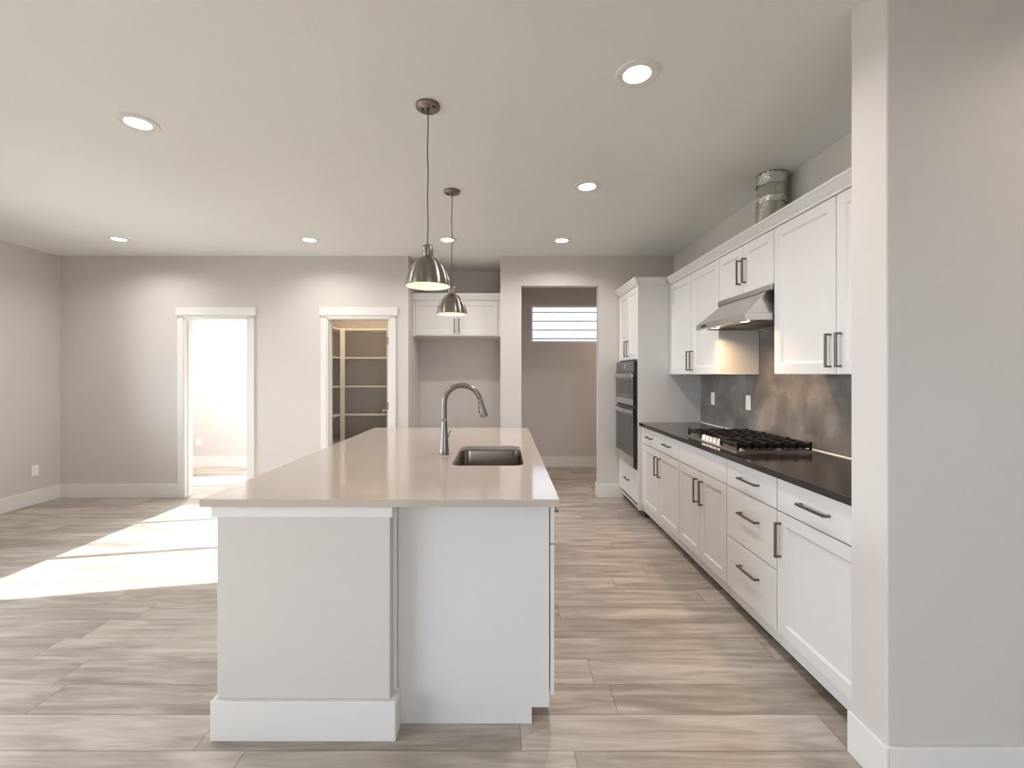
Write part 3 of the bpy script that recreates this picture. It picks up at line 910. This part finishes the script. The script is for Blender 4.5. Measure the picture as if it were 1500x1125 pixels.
a = MB(); a.tube(hp, [.0152, .0156, .0150, .0165, .0205, .0235, .0222], 28); sh = a.build('spray_head', 'faucet', fa)
pz = Vector((-dn.z, 0, dn.x)) * -1
for q in (.045, .068):
    c = e0 + dn * q + pz * (.0165 + (q - .035) * .10)
    a = MB(); a.tube([c - dn * .007, c, c + dn * .007], [.0035, .006, .0035], 12); a.build('spray_button', 'black', sh)
a = MB(); a.cyl((fx + .004, fy + .012, IZ1 + .085), .011, .026, 20, (.2, 1, 0))
a.tube([(fx + .008, fy + .032, IZ1 + .083), (fx + .016, fy + .055, IZ1 + .100), (fx + .024, fy + .100, IZ1 + .128)], [.007, .006, .0045], 12)
a.build('lever', 'faucet', fa)

# ------------------------------------------------------------------ lamps
def rec_lamp(x, y, label):
    o = empty('recessed_light', (x, y, H), label, 'ceiling light', 'round recessed ceiling lights')
    a = MB(); a.lathe([(.0985, -.0005), (.0975, -.004), (.092, -.0065), (.063, -.0065), (.059, -.004)], (x, y, H), 48)
    a.build('trim_ring', 'trim', o)
    a = MB(); a.lathe([(.059, -.004), (.058, .004), (.0535, .030)], (x, y, H), 48); a.build('baffle', 'baffle', o)
    a = MB(); a.cyl((x, y, H + .024), .0542, .008, 40); a.build('lens', 'lamp', o)
    d = bpy.data.lights.new('ceiling_lamp', 'AREA'); d.shape = 'DISK'; d.size = .10; d.energy = 7.0; d.color = (1.0, .93, .87)
    lo = bpy.data.objects.new('ceiling_lamp', d); C.objects.link(lo); lo.parent = o; lo.location = (0, 0, .0225)
    return o
r0 = rec_lamp(*LAMPS[0], 'round recessed ceiling light at upper left, left of the near pendant')
RL = ['large recessed ceiling light nearest the camera, at the top right of the ceiling',
      'recessed ceiling light above the kitchen aisle, midway between the nearest one and the hall',
      'small recessed ceiling light at far left, above the blank back wall corner',
      'small recessed ceiling light above the wall between the bright doorway and the pantry',
      'small recessed ceiling light behind the pendant cords, above the refrigerator niche',
      'small recessed ceiling light above the hall opening with the high window']
for (x, y), lab in zip(LAMPS[1:], RL):
    c = copy_tree(r0); c.location = (x, y, H); c['label'] = lab
pl = copy_tree(r0); pl.location = (*PANTRY_LAMP, H); pl['label'] = 'recessed ceiling light inside the shelved pantry'
for ch in pl.children:
    if ch.type == 'LIGHT':
        ch.data = ch.data.copy(); ch.data.energy = 8.0; ch.data.color = (1.0, .76, .50)
for pos, lab, en, co in ((ROOM_FILL_LAMP, 'added unseen recessed light brightening the room beyond the left doorway', 45.0, (1.0, .97, .94)),
                     (NEAR_LAMP, 'recessed ceiling light in front of the blank wall at right', 4.0, (1.0, .80, .62)),
                     (HALL_LAMP, 'unseen recessed ceiling light in the hall behind the right part of the wall', 9.0, (1.0, .80, .62))):
    q = copy_tree(r0); q.location = (*pos, H); q['label'] = lab
    for ch in q.children:
        if ch.type == 'LIGHT':
            ch.data = ch.data.copy(); ch.data.energy = en; ch.data.color = co

px, py = -.384, 2.28
pd = empty('pendant_light', (px, py, H), 'nearer brushed nickel dome pendant, the larger one hanging above the island', 'pendant light', 'dome pendants above the island')
a = MB(); a.lathe([(.0605, -.0005), (.0605, -.010), (.058, -.014), (.004, -.0155)], (px, py, H), 48, cap=True); cn = a.build('canopy', 'nickel', pd)
for s_ in (-1, 1):
    a = MB(); a.lathe([(.006, -.014), (.006, -.020), (.004, -.023)], (px + .031 * s_, py - .014 * s_, H), 16, cap=True)
    a.build('canopy_screw', 'pull', cn)
a = MB(); a.lathe([(.006, -.012), (.006, -.034), (.004, -.038)], (px, py, H), 16, cap=True); a.build('cord_grip', 'pull', cn)
zn = 2.040
pts = []
for i in range(40):
    q = i / 39; z = H - .03 - q * (H - .03 - zn - .005)
    pts.append((px + .0016 * math.sin(q * 17), py + .0010 * math.sin(q * 11 + 1), z))
a = MB(); a.tube(pts, .0030, 10); a.build('cord', 'cord', pd)
a = MB(); a.lathe([(.006, zn + .012), (.0075, zn + .004), (.0265, zn + .001), (.0280, zn - .002), (.0280, zn - .046), (.0262, zn - .050), (.0265, zn - .054)], (px, py, 0), 40, cap=True)
a.build('socket_cover', 'nickel', pd)
zr = 1.842; hs = zn - .054 - zr
prof = []
def interp(x):
    K = [(0, 0), (.05, .17), (.1, .29), (.23, .50), (.4, .68), (.57, .82), (.8, .945), (1, 1)]
    for (a_, b_), (c_, d_) in zip(K, K[1:]):
        if x <= c_ + 1e-9: return b_ + (d_ - b_) * (x - a_) / (c_ - a_)
for i in range(25):
    q = i / 24
    tt = q ** 1.7
    prof.append((.0265 + (.1125 - .0265) * interp(tt), zr + hs * (1 - tt)))
a = MB(); a.lathe(prof + [(.1125, zr - .004), (.1105, zr - .004)], (px, py, 0), 64); a.build('shade', 'nickel', pd)
a = MB(); a.lathe([(r - .0022, z - .0015) for r, z in prof] + [(.1104, zr - .0038)], (px, py, 0), 64); a.build('shade_lining', 'enamel', pd)
a = MB(); a.lathe([(.012, .075), (.013, .055), (.020, .042), (.027, .025), (.029, .010), (.026, -.006), (.017, -.017), (.004, -.021)], (px, py, zr + .052), 28, cap=True)
a.build('bulb', 'bulb', pd)
d = bpy.data.lights.new('pendant_lamp', 'POINT'); d.energy = .19; d.color = (1.0, .72, .54); d.shadow_soft_size = .03
lo = bpy.data.objects.new('pendant_lamp', d); C.objects.link(lo); lo.parent = pd; lo.location = (0, 0, zr + .018 - H)
pc = copy_tree(pd); pc.location = (-.386, 3.344, H)
pc['label'] = 'farther brushed nickel dome pendant, the smaller one in front of the niche cabinet'

# ------------------------------------------------------------------ outlets
def outlet(fr, label, cover=True):
    o = empty('wall_outlet', fr.o, label, 'outlet', 'white wall outlets')
    MB().box(-.035, .035, -.057, .057, .0003, .006, fr).build('cover_plate', 'plate', o, bevel=.002)
    q = MB().box(-.017, .017, -.034, .034, .006, .0075, fr).build('receptacle', 'plate', o, bevel=.001)
    for vv in (-.017, .017):
        for uu in (-.0065, .0061):
            MB().box(uu - .001, uu + .001, vv - .004, vv + .005, .0075, .0079, fr).build('slot', 'slot', q)
    return o
o1 = outlet(Fr((1.913, 4.17, 1.176), (0, 1, 0), (0, 0, 1), (-1, 0, 0)), 'white outlet on the dark backsplash, farther one next to the tall cabinet')
o2 = copy_tree(o1); o2.location = (1.913, 3.567, 1.176); o2['label'] = 'white outlet on the dark backsplash behind the cooktop, the nearer one'
o3 = outlet(Fr((XL, 4.896, .365), (0, -1, 0), (0, 0, 1), (1, 0, 0)), 'white outlet low on the left wall above the baseboard')
o4 = outlet(Fr((-4.62, YE, .375), (1, 0, 0), (0, 0, 1), (0, -1, 0)), 'white outlet low on the wall of the bright room beyond the left doorway')

# ------------------------------------------------------------------ pantry shelves
ps = empty('pantry_shelving', (-2.0, 6.4, 0), 'white open shelves wrapping two walls inside the pantry', 'shelves')
SYF, SXF = 6.400, -2.300
for z in (2.030, 1.630, 1.226, .827, .430):
    MB().box(SXF + .002, NX0 - .112, SYF, YE - .002, z - .010, z + .010).build('shelf', 'shelf', ps, bevel=.001)
    MB().box(-2.698, SXF, YB2 + .12, YE - .002, z - .010, z + .010).build('shelf', 'shelf', ps, bevel=.001)
MB().box(SXF - .002, SXF + .060, SYF - .022, SYF - .0005, .001, 2.045).build('corner_post', 'shelf', ps, bevel=.001)
